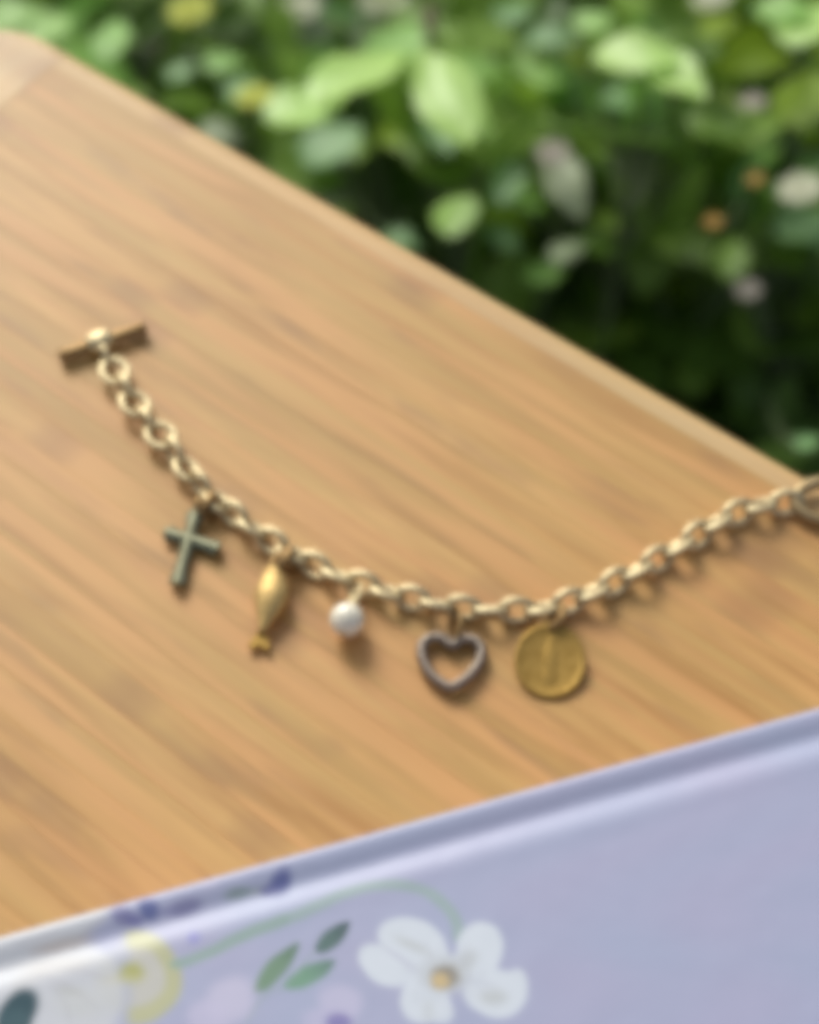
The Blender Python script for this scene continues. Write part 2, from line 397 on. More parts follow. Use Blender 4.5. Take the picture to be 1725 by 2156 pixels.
    ell(411, 1972, 17, 15, 0, (152, 150, 204), .9, .5); ell(440, 1866, 20, 8, -15, (190, 186, 210), .6, .5)
    # the print goes on beyond what the photograph shows
    for (a, b, s) in ((1500, 2400, 1.), (900, 2500, 1.1), (2000, 2150, .9), (300, 2600, 1.2), (2100, 2700, 1.), (-300, 2250, 1.)):
        for k in range(5): ell(a+62*s*math.cos(k*1.257), b+56*s*math.sin(k*1.257), 52*s, 42*s, k*72, pt, 1, .16)
        ell(a, b, 26*s, 24*s, 0, (206, 182, 138), 1, .4); leaf(a+120*s, b+40, a+210*s, b-40, 24*s, (122, 158, 134), (100, 124, 120)); leaf(a-220*s, b+60, a-130*s, b-10, 24*s, (132, 158, 134), (92, 116, 112))
    alb = np.clip(col/E_BOOK, .01, .86)
    alb[~inside] = base/E_BOOK
    Vl = Pw.reshape(-1, 3)-np.array(bk.location)
    idx = np.arange(nw*ns).reshape(nw, ns)
    Fq = np.stack([idx[:-1, :-1], idx[1:, :-1], idx[1:, 1:], idx[:-1, 1:]], -1).reshape(-1, 4)
    me = bpy.data.meshes.new('front_cover'); me.vertices.add(len(Vl)); me.vertices.foreach_set('co', Vl.astype(np.float32).ravel())
    me.loops.add(Fq.size); me.loops.foreach_set('vertex_index', Fq.ravel().astype(np.int32))
    me.polygons.add(len(Fq)); me.polygons.foreach_set('loop_start', np.arange(0, Fq.size, 4, dtype=np.int32))
    me.update(calc_edges=True); me.polygons.foreach_set('use_smooth', [True]*len(Fq)); me.validate()
    ca = me.color_attributes.new('print', 'FLOAT_COLOR', 'POINT'); ca.data.foreach_set('color', np.concatenate([alb.reshape(-1, 3), np.ones((nw*ns, 1))], 1).astype(np.float32).ravel())
    N = NT('laminated_print'); setb(N.b, Roughness=.42); at_ = N.n('Attribute', attribute_name='print'); N.l(at_.outputs['Color'], N.b.inputs['Base Color'])
    N.b.inputs['Specular IOR Level'].default_value = .45
    tc = N.n('TexCoord'); t = N.n('TexNoise'); t.inputs['Scale'].default_value = 1400; N.l(tc.outputs['Object'], t.inputs[0])
    t3 = N.n('TexNoise'); t3.inputs['Scale'].default_value = 160; N.l(tc.outputs['Object'], t3.inputs[0])
    bp = N.n('Bump'); bp.inputs['Strength'].default_value = .10; bp.inputs['Distance'].default_value = .0001
    N.l(t.outputs[0], bp.inputs['Height']); bp2 = N.n('Bump'); bp2.inputs['Strength'].default_value = .12; bp2.inputs['Distance'].default_value = .001
    N.l(t3.outputs[0], bp2.inputs['Height']); N.l(bp.outputs[0], bp2.inputs['Normal']); N.l(bp2.outputs[0], N.b.inputs['Normal'])
    me.materials.append(N.m)
    fc = bpy.data.objects.new('front_cover', me); link(fc); fc.parent = bk
    # plain lavender card for spine and back cover
    NL = NT('lavender_card'); NL.b.inputs['Base Color'].default_value = tuple(base/E_BOOK)+(1,); setb(NL.b, Roughness=.45)
    NPG = NT('paper'); NPG.b.inputs['Base Color'].default_value = (.78, .75, .68, 1); setb(NPG.b, Roughness=.9)
    def boxm(s0, s1, w0, w1, z0, z1):
        c = [B0+US*s+UW*ww+Vector((0, 0, zv))-bk.location for zv in (z0, z1) for (s, ww) in ((s0, w0), (s1, w0), (s1, w1), (s0, w1))]
        return c, [(0, 3, 2, 1), (4, 5, 6, 7), (0, 1, 5, 4), (1, 2, 6, 5), (2, 3, 7, 6), (3, 0, 4, 7)]
    mesh_obj('page_block', *boxm(SL+.003, SR-.003, .0085, WD-.003, -ZT+.0022, -.0022), NPG.m, bk, False)
    mesh_obj('back_cover', *boxm(SL, SR, .0012, WD, -ZT+.0001, -ZT+.0021), NL.m, bk, False)
    # rounded spine closing the far side
    V = []; n = 10
    for sv in (SL, SR):
        for k in range(n+1):
            a = -math.pi/2+math.pi*k/n; hh = (ZT-.0024)/2
            V.append(B0+US*sv+UW*(-.0006*math.cos(a))+Vector((0, 0, -.0022-hh+.0001+hh*math.sin(a)))-bk.location)
    mesh_obj('spine', V, [(k, k+1, n+2+k, n+1+k) for k in range(n)], NL.m, bk)
book()

# ------------------------------------------------------------------ bracelet
def oval_link(L, Wd, wire, n=28, seg=10):
    a, b = (L-wire)/2, (Wd-wire)/2
    pts = [Vector((a*math.cos(t), b*math.sin(t), 0)) for t in [2*math.pi*k/n for k in range(n)]]
    return tube(pts, wire/2, seg, closed=True)
ZC = .0023
path_px = [(226, 748), (242, 782), (268, 822), (292, 862), (322, 898), (352, 932), (393, 985), (443, 1040), (520, 1102), (605, 1157), (700, 1206), (800, 1240), (905, 1268),
           (1000, 1282), (1100, 1284), (1180, 1272), (1250, 1245), (1340, 1202), (1430, 1150), (1520, 1094), (1600, 1062), (1668, 1056)]
path = catmull([at(x, y, ZC) for x, y in path_px], 24)
bracelet = empty('charm_bracelet', at(862, 1250, 0), 'gold chain bracelet with a T-bar clasp, curving across the bamboo board', 'bracelet')
acc = [0.0]
for a, b in zip(path[:-1], path[1:]): acc.append(acc[-1]+(b-a).length)
def along(s):
    s = max(0, min(s, acc[-1]-1e-6))
    lo = next(i for i in range(len(acc)-1) if acc[i+1] >= s)
    t = (s-acc[lo])/(acc[lo+1]-acc[lo]); return path[lo].lerp(path[lo+1], t), (path[lo+1]-path[lo]).normalized()
WIRE = .00138; LL = .0072; PITCH = LL-2*WIRE
v, f = oval_link(LL, .0060, WIRE)
v2, f2 = oval_link(LL*.99, .0049, WIRE*.96)
link_small = bpy.data.meshes.new('link'); link_small.from_pydata([tuple(x) for x in v2], [], f2); link_small.polygons.foreach_set('use_smooth', [True]*len(f2)); link_small.materials.append(M_GOLD)
link_me = bpy.data.meshes.new('link'); link_me.from_pydata([tuple(x) for x in v], [], f); link_me.polygons.foreach_set('use_smooth', [True]*len(f)); link_me.materials.append(M_GOLD)
s0 = (at(242, 782, ZC)-at(226, 748, ZC)).length
nl = int(round((acc[-1]-s0-.0006)/PITCH)); pitch = (acc[-1]-s0-.001)/nl
lr = random.Random(3)
for k in range(nl+1):
    p, t = along(s0+k*pitch)
    base_roll = 0 if k < 6 else min(1, (k-5)/5)
    roll = R(base_roll*42 + (90 if k % 2 else 0) + lr.uniform(-11, 11) + (8 if k < 6 else 0))
    side = t.cross(Vector((0, 0, 1))).normalized()
    yv = side*math.cos(roll)+Vector((0, 0, 1))*math.sin(roll)
    zv = t.cross(yv).normalized(); yaw = R(lr.uniform(-8, 8))
    t2 = (t*math.cos(yaw)+yv*math.sin(yaw)).normalized(); yv = zv.cross(t2).normalized()
    # the link rests on the board: lowest point of its tilted oval plus the wire
    ext = abs(yv.z)*(.0049-WIRE)/2+WIRE/2
    zc = max(ext+.0001, ZC-.0006) if k >= 6 else (max(ext, .0022) if k % 2 == 0 else ext)
    p = Vector((p.x, p.y, zc))
    inst('link', link_me if k in (0, 2, 4) else link_small, Matrix.Translation(p-bracelet.location) @ basis(t2, yv, zv, Vector()), bracelet)
# T-bar clasp
def lathe_axis(p0, p1, prof, seg=20):
    ax = (p1-p0); L = ax.length; ax.normalize()
    s = ax.cross(Vector((0, 0, 1))).normalized(); q = s.cross(ax)
    V = []; n = len(prof)
    for (t, r) in prof:
        for k in range(seg):
            a = 2*math.pi*k/seg; V.append(p0+ax*(t*L)+s*(r*math.cos(a))+q*(r*math.sin(a)))
    Fc = [(i*seg+k, i*seg+(k+1) % seg, (i+1)*seg+(k+1) % seg, (i+1)*seg+k) for i in range(n-1) for k in range(seg)]
    Fc += [tuple(reversed(range(seg))), tuple((n-1)*seg+k for k in range(seg))]
    return V, Fc
ta, tb = at(124, 751, .0016), at(308, 687, .0016)
rb = .00115
bar = lathe_axis(ta, tb, [(0, .0005), (.008, .0010), (.03, rb*1.1), (.06, rb*1.12), (.09, rb), (.38, rb), (.62, rb), (.91, rb), (.94, rb*1.12), (.97, rb*1.1), (.992, .0010), (1, .0005)])
rel(bracelet, mesh_obj('toggle_bar', *bar, M_DARK))
tm = ta.lerp(tb, .47); td = (tb-ta).normalized()
col_ = lathe_axis(tm-td*.0025, tm+td*.0025, [(0, .0015), (.1, .0019), (.3, .0022), (.7, .0022), (.9, .0019), (1, .0014)])
rel(bracelet, mesh_obj('bar_collar', *col_, M_GOLD))
sh_a, sh_b = tm+Vector((.0002, -.0014, .0006)), at(231, 762, .0024)
ring = [sh_a.lerp(sh_b, .5)+(sh_b-sh_a).normalized()*(.0020*math.cos(a))+Vector((0, 0, 1))*(.0014*math.sin(a)) for a in [2*math.pi*k/20 for k in range(20)]]
rel(bracelet, mesh_obj('bar_loop', *tube(ring, .00055, 8, True, up=Vector((1, .3, 0))), M_GOLD))
# toggle ring, leaving the picture at the right
rc = at(1756, 1056, .0018)
rp = [rc+Vector((.0068*math.cos(a), .0040*math.sin(a), .0004*math.sin(a))) for a in [2*math.pi*k/48 for k in range(48)]]
rel(bracelet, mesh_obj('toggle_ring', *tube(rp, .00115, 12, True), metal('dull_gold', (.44, .33, .18), (.24, .15, .07), .5)))

# ------------------------------------------------------------------ charms
def jump(parent, p0, p1, r=.0017, wire=.00040, mat=M_DARK, tiltv=.5, name='jump_ring'):
    c = p0.lerp(p1, .5); d = (p1-p0); L = d.length/2+.0004; d.normalize()
    s = d.cross(Vector((0, 0, 1))).normalized()*(1-tiltv)+Vector((0, 0, 1))*tiltv; s.normalize()
    pts = [c+d*(L*math.cos(a))+s*(r*math.sin(a)) for a in [2*math.pi*k/20 for k in range(20)]]
    return rel(parent, mesh_obj(name, *tube(pts, wire, 7, True, up=d.cross(s).normalized()), mat))
# cross
def roof_bar(p0, p1, w, h, endw=1.25):
    ax = (p1-p0).normalized(); s = ax.cross(Vector((0, 0, 1))).normalized(); V = []; L = (p1-p0).length
    rings = [(0, .75), (.0004/L, 1.0*endw), (.10, 1.0*endw), (.2, 1.0), (.8, 1.0), (.9, endw), (1-.0004/L, endw), (1, .75)]
    for t, k in rings:
        c = p0+ax*(L*t); ww = w*k
        V += [c-s*ww/2, c-s*ww/2+Vector((0, 0, h*.45)), c-s*ww*.12+Vector((0, 0, h)), c+s*ww*.12+Vector((0, 0, h)), c+s*ww/2+Vector((0, 0, h*.45)), c+s*ww/2]
    m = 6; Fc = [(i*m+k, i*m+(k+1) % m, (i+1)*m+(k+1) % m, (i+1)*m+k) for i in range(len(rings)-1) for k in range(m)]
    Fc += [tuple(reversed(range(m))), tuple((len(rings)-1)*m+k for k in range(m))]
    return V, Fc
cr = empty('cross_charm', at(397, 1140, 0), 'small aged silver-green cross charm, leftmost of the charms hanging from the chain', 'charm', 'charms on the bracelet')
rel(cr, mesh_obj('upright', *roof_bar(at(413, 1080, .0012), at(373, 1236, .0008), .0023, .0015), M_SILV, smooth=False))
rel(cr, mesh_obj('crossbar', *roof_bar(at(349, 1124, .0008), at(463, 1160, .0008), .0024, .0016), M_SILV, smooth=False))
jump(cr, at(416, 1076, .0018), at(440, 1042, .0024), .0018, .0008)
jump(cr, at(426, 1056, .0024), at(442, 1084, .0008), .0018, .0008)
# fish
def fish():
    fs = empty('fish_charm', at(560, 1270, 0), 'smooth yellow-gold fish-shaped charm hanging head up, between the cross and the pearl', 'charm', 'charms on the bracelet')
    p0, p1 = at(577, 1190, .0030), at(551, 1330, .0020); ax = p1-p0; L = ax.length; ax.normalize()
    s = ax.cross(Vector((0, 0, 1))).normalized(); q = s.cross(ax).normalized()
    if q.z < 0: q = -q
    V = []; seg = 20; prof = [(0, .0003), (.03, .0009), (.12, .0016), (.28, .0025), (.42, .0029), (.55, .0028), (.7, .0021), (.84, .0013), (.94, .0008), (1, .0007)]
    for t, r in prof:
        for k in range(seg):
            a = 2*math.pi*k/seg; V.append(p0+ax*(L*t)+s*(r*math.cos(a)-(.0006*math.sin(math.pi*t)))+q*(r*.72*math.sin(a)))
    Fc = [(i*seg+k, i*seg+(k+1) % seg, (i+1)*seg+(k+1) % seg, (i+1)*seg+k) for i in range(len(prof)-1) for k in range(seg)]
    Fc += [tuple(reversed(range(seg))), tuple((len(prof)-1)*seg+k for k in range(seg))]
    rel(fs, mesh_obj('body', V, Fc, M_YEL))
    out = [(-.0005, 0), (-.0018, .0030), (-.0009, .0034), (0, .0026), (.0010, .0036), (.0019, .0032), (.0006, 0)]
    V = []
    base = p1-ax*.0006; base.z = .0012
    for dz in (-.0004, .0004): V += [base+s*x+ax*y_+Vector((0, 0, dz)) for x, y_ in out]
    m = len(out); Fc = [tuple(range(m, 2*m)), tuple(reversed(range(m)))]+[(k, (k+1) % m, m+(k+1) % m, m+k) for k in range(m)]
    rel(fs, mesh_obj('tail_fin', V, Fc, M_MED, smooth=False))
    for sg in (-1, 1):
        c = p0+ax*(L*.16)+q*.0011+s*(sg*.0003)
        rel(fs, mesh_obj('eye', *tube([c, c+q*.0003], [.00030, .0002], 8), M_DARK))
    jump(fs, at(582, 1192, .0026), at(602, 1160, .0026), .0019, .0008)
    jump(fs, at(594, 1168, .0030), at(620, 1190, .0010), .0019, .0008)
fish()
# pearl
def uv_sphere(c, r, nu=32, nv=16):
    V = [c+Vector((0, 0, r))]; Fc = []
    for j in range(1, nv):
        for i in range(nu):
            a = 2*math.pi*i/nu; b = math.pi*j/nv; V.append(c+Vector((math.sin(b)*math.cos(a), math.sin(b)*math.sin(a), math.cos(b)))*r)
    V.append(c-Vector((0, 0, r))); m = len(V)-1
    for i in range(nu):
        Fc.append((0, 1+i, 1+(i+1) % nu)); Fc.append((m, m-nu+(i+1) % nu, m-nu+i))
        for j in range(nv-2): a = 1+j*nu+i; b = 1+j*nu+(i+1) % nu; Fc.append((a, a+nu, b+nu, b))
    return V, Fc
pc = at(731, 1305, .0036); pc.z = .0036
pr = empty('pearl_charm', Vector((pc.x, pc.y, 0)), 'single round white pearl drop hanging below the chain', 'charm', 'charms on the bracelet')
rel(pr, mesh_obj('pearl', *uv_sphere(pc, .00290), M_PEARL))
up_ = (at(752, 1238, .0026)-pc); up_.normalize()
rel(pr, mesh_obj('head_pin', *tube([pc-up_*.0030, pc-up_*.0028, pc+up_*.0040, at(752, 1238, .0026)], [.0005, .00025, .00025, .00025], 8), M_GOLD))
jump(pr, pc+up_*.0034, at(756, 1232, .0026), .0011, .00032, M_GOLD)
# open heart
hc = at(951, 1392, .0012); k_ = px_m(hc)
hp = empty('heart_charm', Vector((hc.x, hc.y, 0)), 'open silver-grey heart outline charm, between the pearl and the brass medal', 'charm', 'charms on the bracelet')
h_px = [(953, 1360), (932, 1345), (908, 1344), (890, 1358), (889, 1384), (904, 1416), (928, 1438), (948, 1447), (972, 1437), (999, 1412), (1014, 1384), (1011, 1360), (994, 1348), (972, 1348)]
hpts = catmull([at(x, y, .0014) for x, y in h_px], 8, True)
hr = [.00092*(1+.14*math.sin(i*2.3)) for i in range(len(hpts))]
rel(hp, mesh_obj('heart_outline', *tube(hpts, hr, 10, True), M_ROSE))
sv, sf = uv_sphere(Vector(), .00052, 8, 5)
gem = bpy.data.meshes.new('stone'); gem.from_pydata([tuple(q) for q in sv], [], sf); gem.materials.append(metal('pale_stone', (.40, .33, .27), (.24, .19, .15), .25, 900, .4, .6))
hacc = [0.0]
for q0, q1 in zip(hpts, hpts[1:]+hpts[:1]): hacc.append(hacc[-1]+(q1-q0).length)
for k in range(30):
    s_ = hacc[-1]*(k+.5)/30; q = next(i for i in range(len(hpts)) if hacc[i+1] >= s_)
    P = hpts[q].lerp(hpts[(q+1) % len(hpts)], (s_-hacc[q])/(hacc[q+1]-hacc[q]))+Vector((0, 0, .00078))
    inst('stone', gem, Matrix.Translation(P-hp.location) @ Matrix.Scale(.92+.12*(k % 3)/2, 4), hp)
jump(hp, at(953, 1350, .0018), at(962, 1290, .0024), .0014, .0004)
# medal
mc = at(1159, 1392, .0016)
md = empty('medal_charm', Vector((mc.x, mc.y, 0)), 'round aged brass medal with a worn raised figure, rightmost charm on the chain', 'charm', 'charms on the bracelet')
tilt_m = R(11)
mx = Vector((math.cos(R(-4)), math.sin(R(-4)), 0)); my = Vector((-mx.y, mx.x, 0)); my = my*math.cos(tilt_m)+Vector((0, 0, 1))*math.sin(tilt_m); mz = mx.cross(my)
ra, rbm = 76*px_m(mc), 76*px_m(mc)/math.cos(TILT-tilt_m)
mc.z = rbm*math.sin(tilt_m)+.0005
mc = at(1159, 1391, mc.z)
prof = [(0, 0), (.80, 0), (.84, .00004), (.88, .00018), (.94, .00020), (.985, .00014), (1, 0), (1, -.0007), (.97, -.0009), (0, -.0009)]
V = []; seg = 56
for r_, z_ in prof:
    for k in range(seg):
        a = 2*math.pi*k/seg; rr = max(r_, .002)
        V.append(mc+mx*(ra*rr*math.cos(a))+my*(rbm*rr*math.sin(a))+mz*z_)
Fc = [(i*seg+k, (i+1)*seg+k, (i+1)*seg+(k+1) % seg, i*seg+(k+1) % seg) for i in range(len(prof)-1) for k in range(seg)]
disc = rel(md, mesh_obj('disc', V, Fc, M_MED))
fig = []
def blob(x, y_, rx, ry, h):
    V = []; n, m = 16, 5
    for j in range(m+1):
        b = math.pi/2*j/m
        for i in range(n):
            a = 2*math.pi*i/n; V.append(mc+mx*(x+rx*math.cos(a)*math.cos(b))+my*(y_+ry*math.sin(a)*math.cos(b))+mz*(h*math.sin(b)))
    return V, [(j*n+i, j*n+(i+1) % n, (j+1)*n+(i+1) % n, (j+1)*n+i) for j in range(m) for i in range(n)]
fig += [blob(0, .0033, .00060, .00075, .00012), blob(0, .0004, .0013, .0030, .00013), blob(0, -.0024, .0013, .0018, .0001)]
_ = [blob(-.0012, .0012, .0009, .0004, .00018), blob(.0012, .0012, .0009, .0004, .00018)]
rel(md, mesh_obj('raised_figure', *join(*fig), M_MED))
jump(md, mc+my*(rbm*.95), at(1176, 1276, .0028), .0019, .00055)
jump(md, mc+my*(rbm*1.02)+mx*.0008, mc+my*(rbm*1.25)+mx*.001, .0015, .0005)

# ------------------------------------------------------------------ plants beyond the board
def leaf_mat(name, a, b, rough=.42, trans=.35, spec=.5):
    N = NT(name); oi = N.n('ObjectInfo'); tc = N.n('TexCoord')
    setb(N.b, Roughness=rough); N.b.inputs['Specular IOR Level'].default_value = spec
    c = N.mix(oi.outputs['Random'], a, b)
    t = N.n('TexNoise'); t.inputs['Scale'].default_value = 60; t.inputs['Detail'].default_value = 3; N.l(tc.outputs['Object'], t.inputs[0])
    c = N.mix(N.math('MULTIPLY', t.outputs[0], .5), c, tuple(x*.6 for x in a))
    # midrib and side veins in leaf space (x along the blade, y across)
    sep = N.n('SeparateXYZ'); N.l(tc.outputs['Object'], sep.inputs[0])
    ay = N.math('ABSOLUTE', sep.outputs[1])
    mid = N.ramp(N.math('MULTIPLY', ay, 25.0), [(0, (1, 1, 1)), (.05, (0, 0, 0))])
    wv = N.math('SINE', N.math('MULTIPLY', N.math('SUBTRACT', sep.outputs[0], N.math('MULTIPLY', ay, .8)), 52.0))
    c = N.mix(N.math('MULTIPLY', N.ramp(wv, [(.86, (0, 0, 0)), (1, (1, 1, 1))]), .25), c, tuple(min(1, x*1.7) for x in b))
    c = N.mix(N.math('MULTIPLY', mid, .5), c, tuple(min(1, x*1.8) for x in b))
    N.l(c, N.b.inputs['Base Color'])
    tr = N.n('BsdfTranslucent'); ct = N.mix(1.0, c, (1.3, 1.35, .5), 'MULTIPLY'); N.l(ct, tr.inputs[0])
    ms = N.n('MixShader'); ms.inputs[0].default_value = trans
    N.l(N.b.outputs[0], ms.inputs[1]); N.l(tr.outputs[0], ms.inputs[2]); N.l(ms.outputs[0], N.out.inputs[0])
    return N.m
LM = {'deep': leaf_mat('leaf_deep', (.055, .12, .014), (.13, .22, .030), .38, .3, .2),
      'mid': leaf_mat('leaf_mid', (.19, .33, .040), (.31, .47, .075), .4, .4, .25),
      'grey': leaf_mat('leaf_grey', (.19, .36, .12), (.28, .48, .18), .42, .3, .3),
      'bright': leaf_mat('leaf_bright', (.27, .54, .09), (.38, .62, .14), .45, .35, .35),
      'lime': leaf_mat('leaf_lime', (.46, .74, .13), (.54, .78, .19), .4, .3, .5),
      'olive': leaf_mat('leaf_olive', (.20, .34, .01), (.34, .46, .02), .42, .4, .25),
      'pale': leaf_mat('leaf_pale', (.34, .42, .22), (.42, .45, .29), .5, .3, .4),
      'stemm': leaf_mat('plant_stem', (.07, .11, .035), (.11, .14, .06), .6, .05, .3),
      'brown': leaf_mat('woody_stem', (.10, .065, .045), (.14, .09, .06), .8, .0, .2)}
def flower_mat(name, c):
    N = NT(name); N.b.inputs['Base Color'].default_value = tuple(c)+(1,); setb(N.b, Roughness=.6)
    tr = N.n('BsdfTranslucent'); tr.inputs[0].default_value = tuple(c)+(1,); ms = N.n('MixShader'); ms.inputs[0].default_value = .3
    N.l(N.b.outputs[0], ms.inputs[1]); N.l(tr.outputs[0], ms.inputs[2]); N.l(ms.outputs[0], N.out.inputs[0]); return N.m
FM = {'yellow': flower_mat('petal_yellow', (.58, .60, .05)), 'orange': flower_mat('petal_orange', (.50, .27, .03)),
      'cream': flower_mat('petal_cream', (.62, .62, .42)), 'pink': flower_mat('petal_pink', (.46, .40, .32))}
def leaf_mesh(kind, n=9):
    V = []; Fc = []
    for i in range(n+1):
        t = i/n
        if kind == 'ovate': hw = .30*math.sin(math.pi*t**.75)**.8
        elif kind == 'round': hw = .42*math.sin(math.pi*t**.9)**.6
        elif kind == 'lance': hw = .15*math.sin(math.pi*t**.85)**.8
        else: hw = .36*math.sin(math.pi*t**1.3)**.75
        hw = max(hw, .004)
        for j in range(5):
            s = (j-2)/2; x = t; y_ = hw*s
            z = -.22*(t-.3)**2 + .18*abs(s)*hw + .03*math.sin(t*9+j)*abs(s)
            V.append((x-.5, y_, z))
    for i in range(n):
        for j in range(4): a = i*5+j; Fc.append((a, a+1, a+6, a+5))
    return V, Fc
LMESH = {}
def lmesh(kind, mat):
    k = (kind, mat)
    if k not in LMESH:
        v, f = leaf_mesh(kind); me = bpy.data.meshes.new('leaf'); me.from_pydata(v, [], f); me.polygons.foreach_set('use_smooth', [True]*len(f)); me.materials.append(LM[mat]); LMESH[k] = me
    return LMESH[k]
FMESH = {}
def fmesh(col, npet=7):
    if col not in FMESH:
        V = []; Fc = []
        for k in range(npet):
            a = 2*math.pi*k/npet; o = len(V)
            for (r_, hw, z) in ((.08, .06, 0), (.3, .16, .07), (.48, .14, .08), (.5, .02, .05)):
                for s in (-1, 0, 1):
                    V.append((r_*math.cos(a)-s*hw*math.sin(a), r_*math.sin(a)+s*hw*math.cos(a), z+(.03 if s == 0 else 0)))
            for i in range(3):
                for j in range(2): q = o+i*3+j; Fc.append((q, q+1, q+4, q+3))
        o = len(V); n = 10
        for j in range(4):
            b = math.pi/2*j/3
            for i in range(n): a = 2*math.pi*i/n; V.append((.14*math.cos(a)*math.cos(b), .14*math.sin(a)*math.cos(b), .03+.1*math.sin(b)))
        Fc += [(o+j*n+i, o+j*n+(i+1) % n, o+(j+1)*n+(i+1) % n, o+(j+1)*n+i) for j in range(3) for i in range(n)]
        me = bpy.data.meshes.new('flower'); me.from_pydata(V, [], Fc); me.polygons.foreach_set('use_smooth', [True]*len(Fc)); me.materials.append(FM[col]); FMESH[col] = me
    return FMESH[col]
pr_ = random.Random(21)
# hand-placed leaves: photo X, Y, length px, width factor kind, angle, height z, material
HL = {}
def hl(plant, X, Y, Lp, kind, ang, z, mat, lean=.35, wf=1.0): HL.setdefault(plant, []).append(('leaf', X, Y, Lp, kind, ang, z, mat, lean, wf))
def hf(plant, X, Y, Dp, z, col): HL.setdefault(plant, []).append(('flower', X, Y, Dp, z, col))
# plants: key -> (photo X, Y of the top, height z, leaf material, leaf kind, leaf count, spread px, label, category)
PL = [
 ('a', 90, 60, -.16, 'bright', 'ovate', 12, 120, 'fresh green leafy sprig behind the rounded corner of the board', 'plant'),
 ('b', 240, 60, -.20, 'deep', 'ovate', 16, 130, 'dark sprig with one pale upright leaf just right of the board corner', 'plant'),
 ('c', 400, 90, -.22, 'mid', 'ovate', 16, 130, 'green plant with a yellow-green bloom at the top edge, left part', 'plant'),
 ('d', 535, 210, -.20, 'mid', 'lance', 14, 120, 'slender plant with a single round yellow flower above the board edge', 'plant'),
 ('e', 720, 160, -.17, 'grey', 'ovate', 16, 140, 'plant with a long sunlit leaf slanting up to the right, left of centre', 'plant'),
 ('f', 950, 190, -.15, 'mid', 'ovate', 14, 140, 'plant with one large bright upright leaf at upper centre', 'plant'),
 ('g', 700, 330, -.26, 'grey', 'ovate', 16, 150, 'grey-green leafy plant low behind the middle of the board edge', 'plant'),
 ('h', 1130, 120, -.22, 'grey', 'ovate', 18, 150, 'grey-green plant with soft dull leaves right of the large bright leaf', 'plant'),
 ('i', 1370, 150, -.15, 'bright', 'ovate', 10, 140, 'plant with a glossy arched light green leaf at upper right', 'plant'),
 ('j', 1500, 90, -.20, 'olive', 'ovate', 18, 150, 'olive green plant near the top right', 'plant'),
 ('k', 1690, 120, -.16, 'olive', 'ovate', 12, 120, 'lime and yellow leafed plant in the top right corner', 'plant'),
 ('l', 960, 450, -.24, 'deep', 'ovate', 20, 160, 'dark plant with one round pale green leaf above the board edge', 'plant'),
 ('m', 1180, 370, -.22, 'mid', 'ovate', 16, 140, 'green plant with pinkish and greyish pale leaves in the middle', 'plant'),
 ('n', 1180, 560, -.26, 'deep', 'ovate', 18, 150, 'low dark plant with two small pale leaves by the board edge', 'plant'),
 ('o', 1400, 380, -.22, 'mid', 'ovate', 20, 170, 'broad green plant with a thin arching stem, right of centre', 'plant'),
 ('p', 1560, 420, -.20, 'mid', 'lance', 18, 140, 'plant with two small orange flowers at right', 'plant'),
 ('q', 1680, 380, -.20, 'grey', 'ovate', 14, 110, 'plant with a cream blossom at the right edge', 'plant'),
 ('r', 1400, 620, -.26, 'deep', 'ovate', 24, 190, 'leafy plant with shade painted into its dark leaves, behind the right half of the board edge', 'plant'),  # deep leaf colour on r, s, t and u stands in for shade
 ('s', 1590, 640, -.26, 'deep', 'ovate', 22, 170, 'plant with leaves coloured dark for shade and a small mauve blossom at lower right', 'plant'),
 ('t', 1620, 830, -.28, 'deep', 'lance', 24, 170, 'plant with deep shade put into its leaf colour, low in the right corner above the clasp ring', 'plant'),
 ('u', 1450, 780, -.30, 'deep', 'ovate', 20, 160, 'low plant with shade put into its very dark leaves, touching the board edge at right', 'plant'),
 ('v', 1240, 250, -.25, 'mid', 'ovate', 18, 150, 'mid green leafy plant at the centre of the greenery', 'plant'),
 ('w', 850, 60, -.26, 'grey', 'ovate', 16, 150, 'soft grey-green plant at the top edge, centre', 'plant'),
 ('y', 1330, 470, -.22, 'mid', 'ovate', 20, 150, 'mid green bushy plant below the thin arching stem', 'plant'),
 ('z', 1290, 620, -.27, 'deep', 'ovate', 18, 140, 'dark green plant just above the middle of the board edge on the right side', 'plant'),
 ('x', 570, 60, -.26, 'mid', 'ovate', 18, 150, 'green plant at the top edge between the yellow bloom and the slanting leaf', 'plant'),
]
hl('a', 95, 60, 130, 'ovate', 60, -.14, 'bright', .2, 1.3); hl('a', 20, 30, 110, 'ovate', 20, -.14, 'bright', .2, 1.3)
hl('b', 235, 78, 125, 'ovate', 98, -.15, 'bright', .2, 1.1); hf('c', 402, 25, 95, -.15, 'yellow'); hf('c', 350, 112, 80, -.24, 'pink'); hl('c', 470, 130, 90, 'ovate', 20, -.2, 'bright', .3)
hl('c', 380, 150, 70, 'ovate', 40, -.2, 'grey', .3); hl('c', 505, 190, 90, 'ovate', -60, -.2, 'grey', .3)
hf('d', 536, 207, 78, -.14, 'yellow'); hf('x', 635, 18, 85, -.2, 'cream')
hl('e', 640, 225, 170, 'ovate', 22, -.15, 'lime', .1, 1.1); hl('e', 760, 150, 250, 'ovate', 42, -.14, 'lime', .1, .85); hl('e', 840, 90, 170, 'ovate', 60, -.15, 'bright', .15, 1.1)
hl('f', 935, 190, 250, 'wedge', -70, -.13, 'lime', .05, .72); hl('f', 985, 240, 150, 'ovate', -50, -.135, 'lime', .05, .9); hl('f', 930, 270, 120, 'ovate', -80, -.16, 'grey', .2, 1.2)
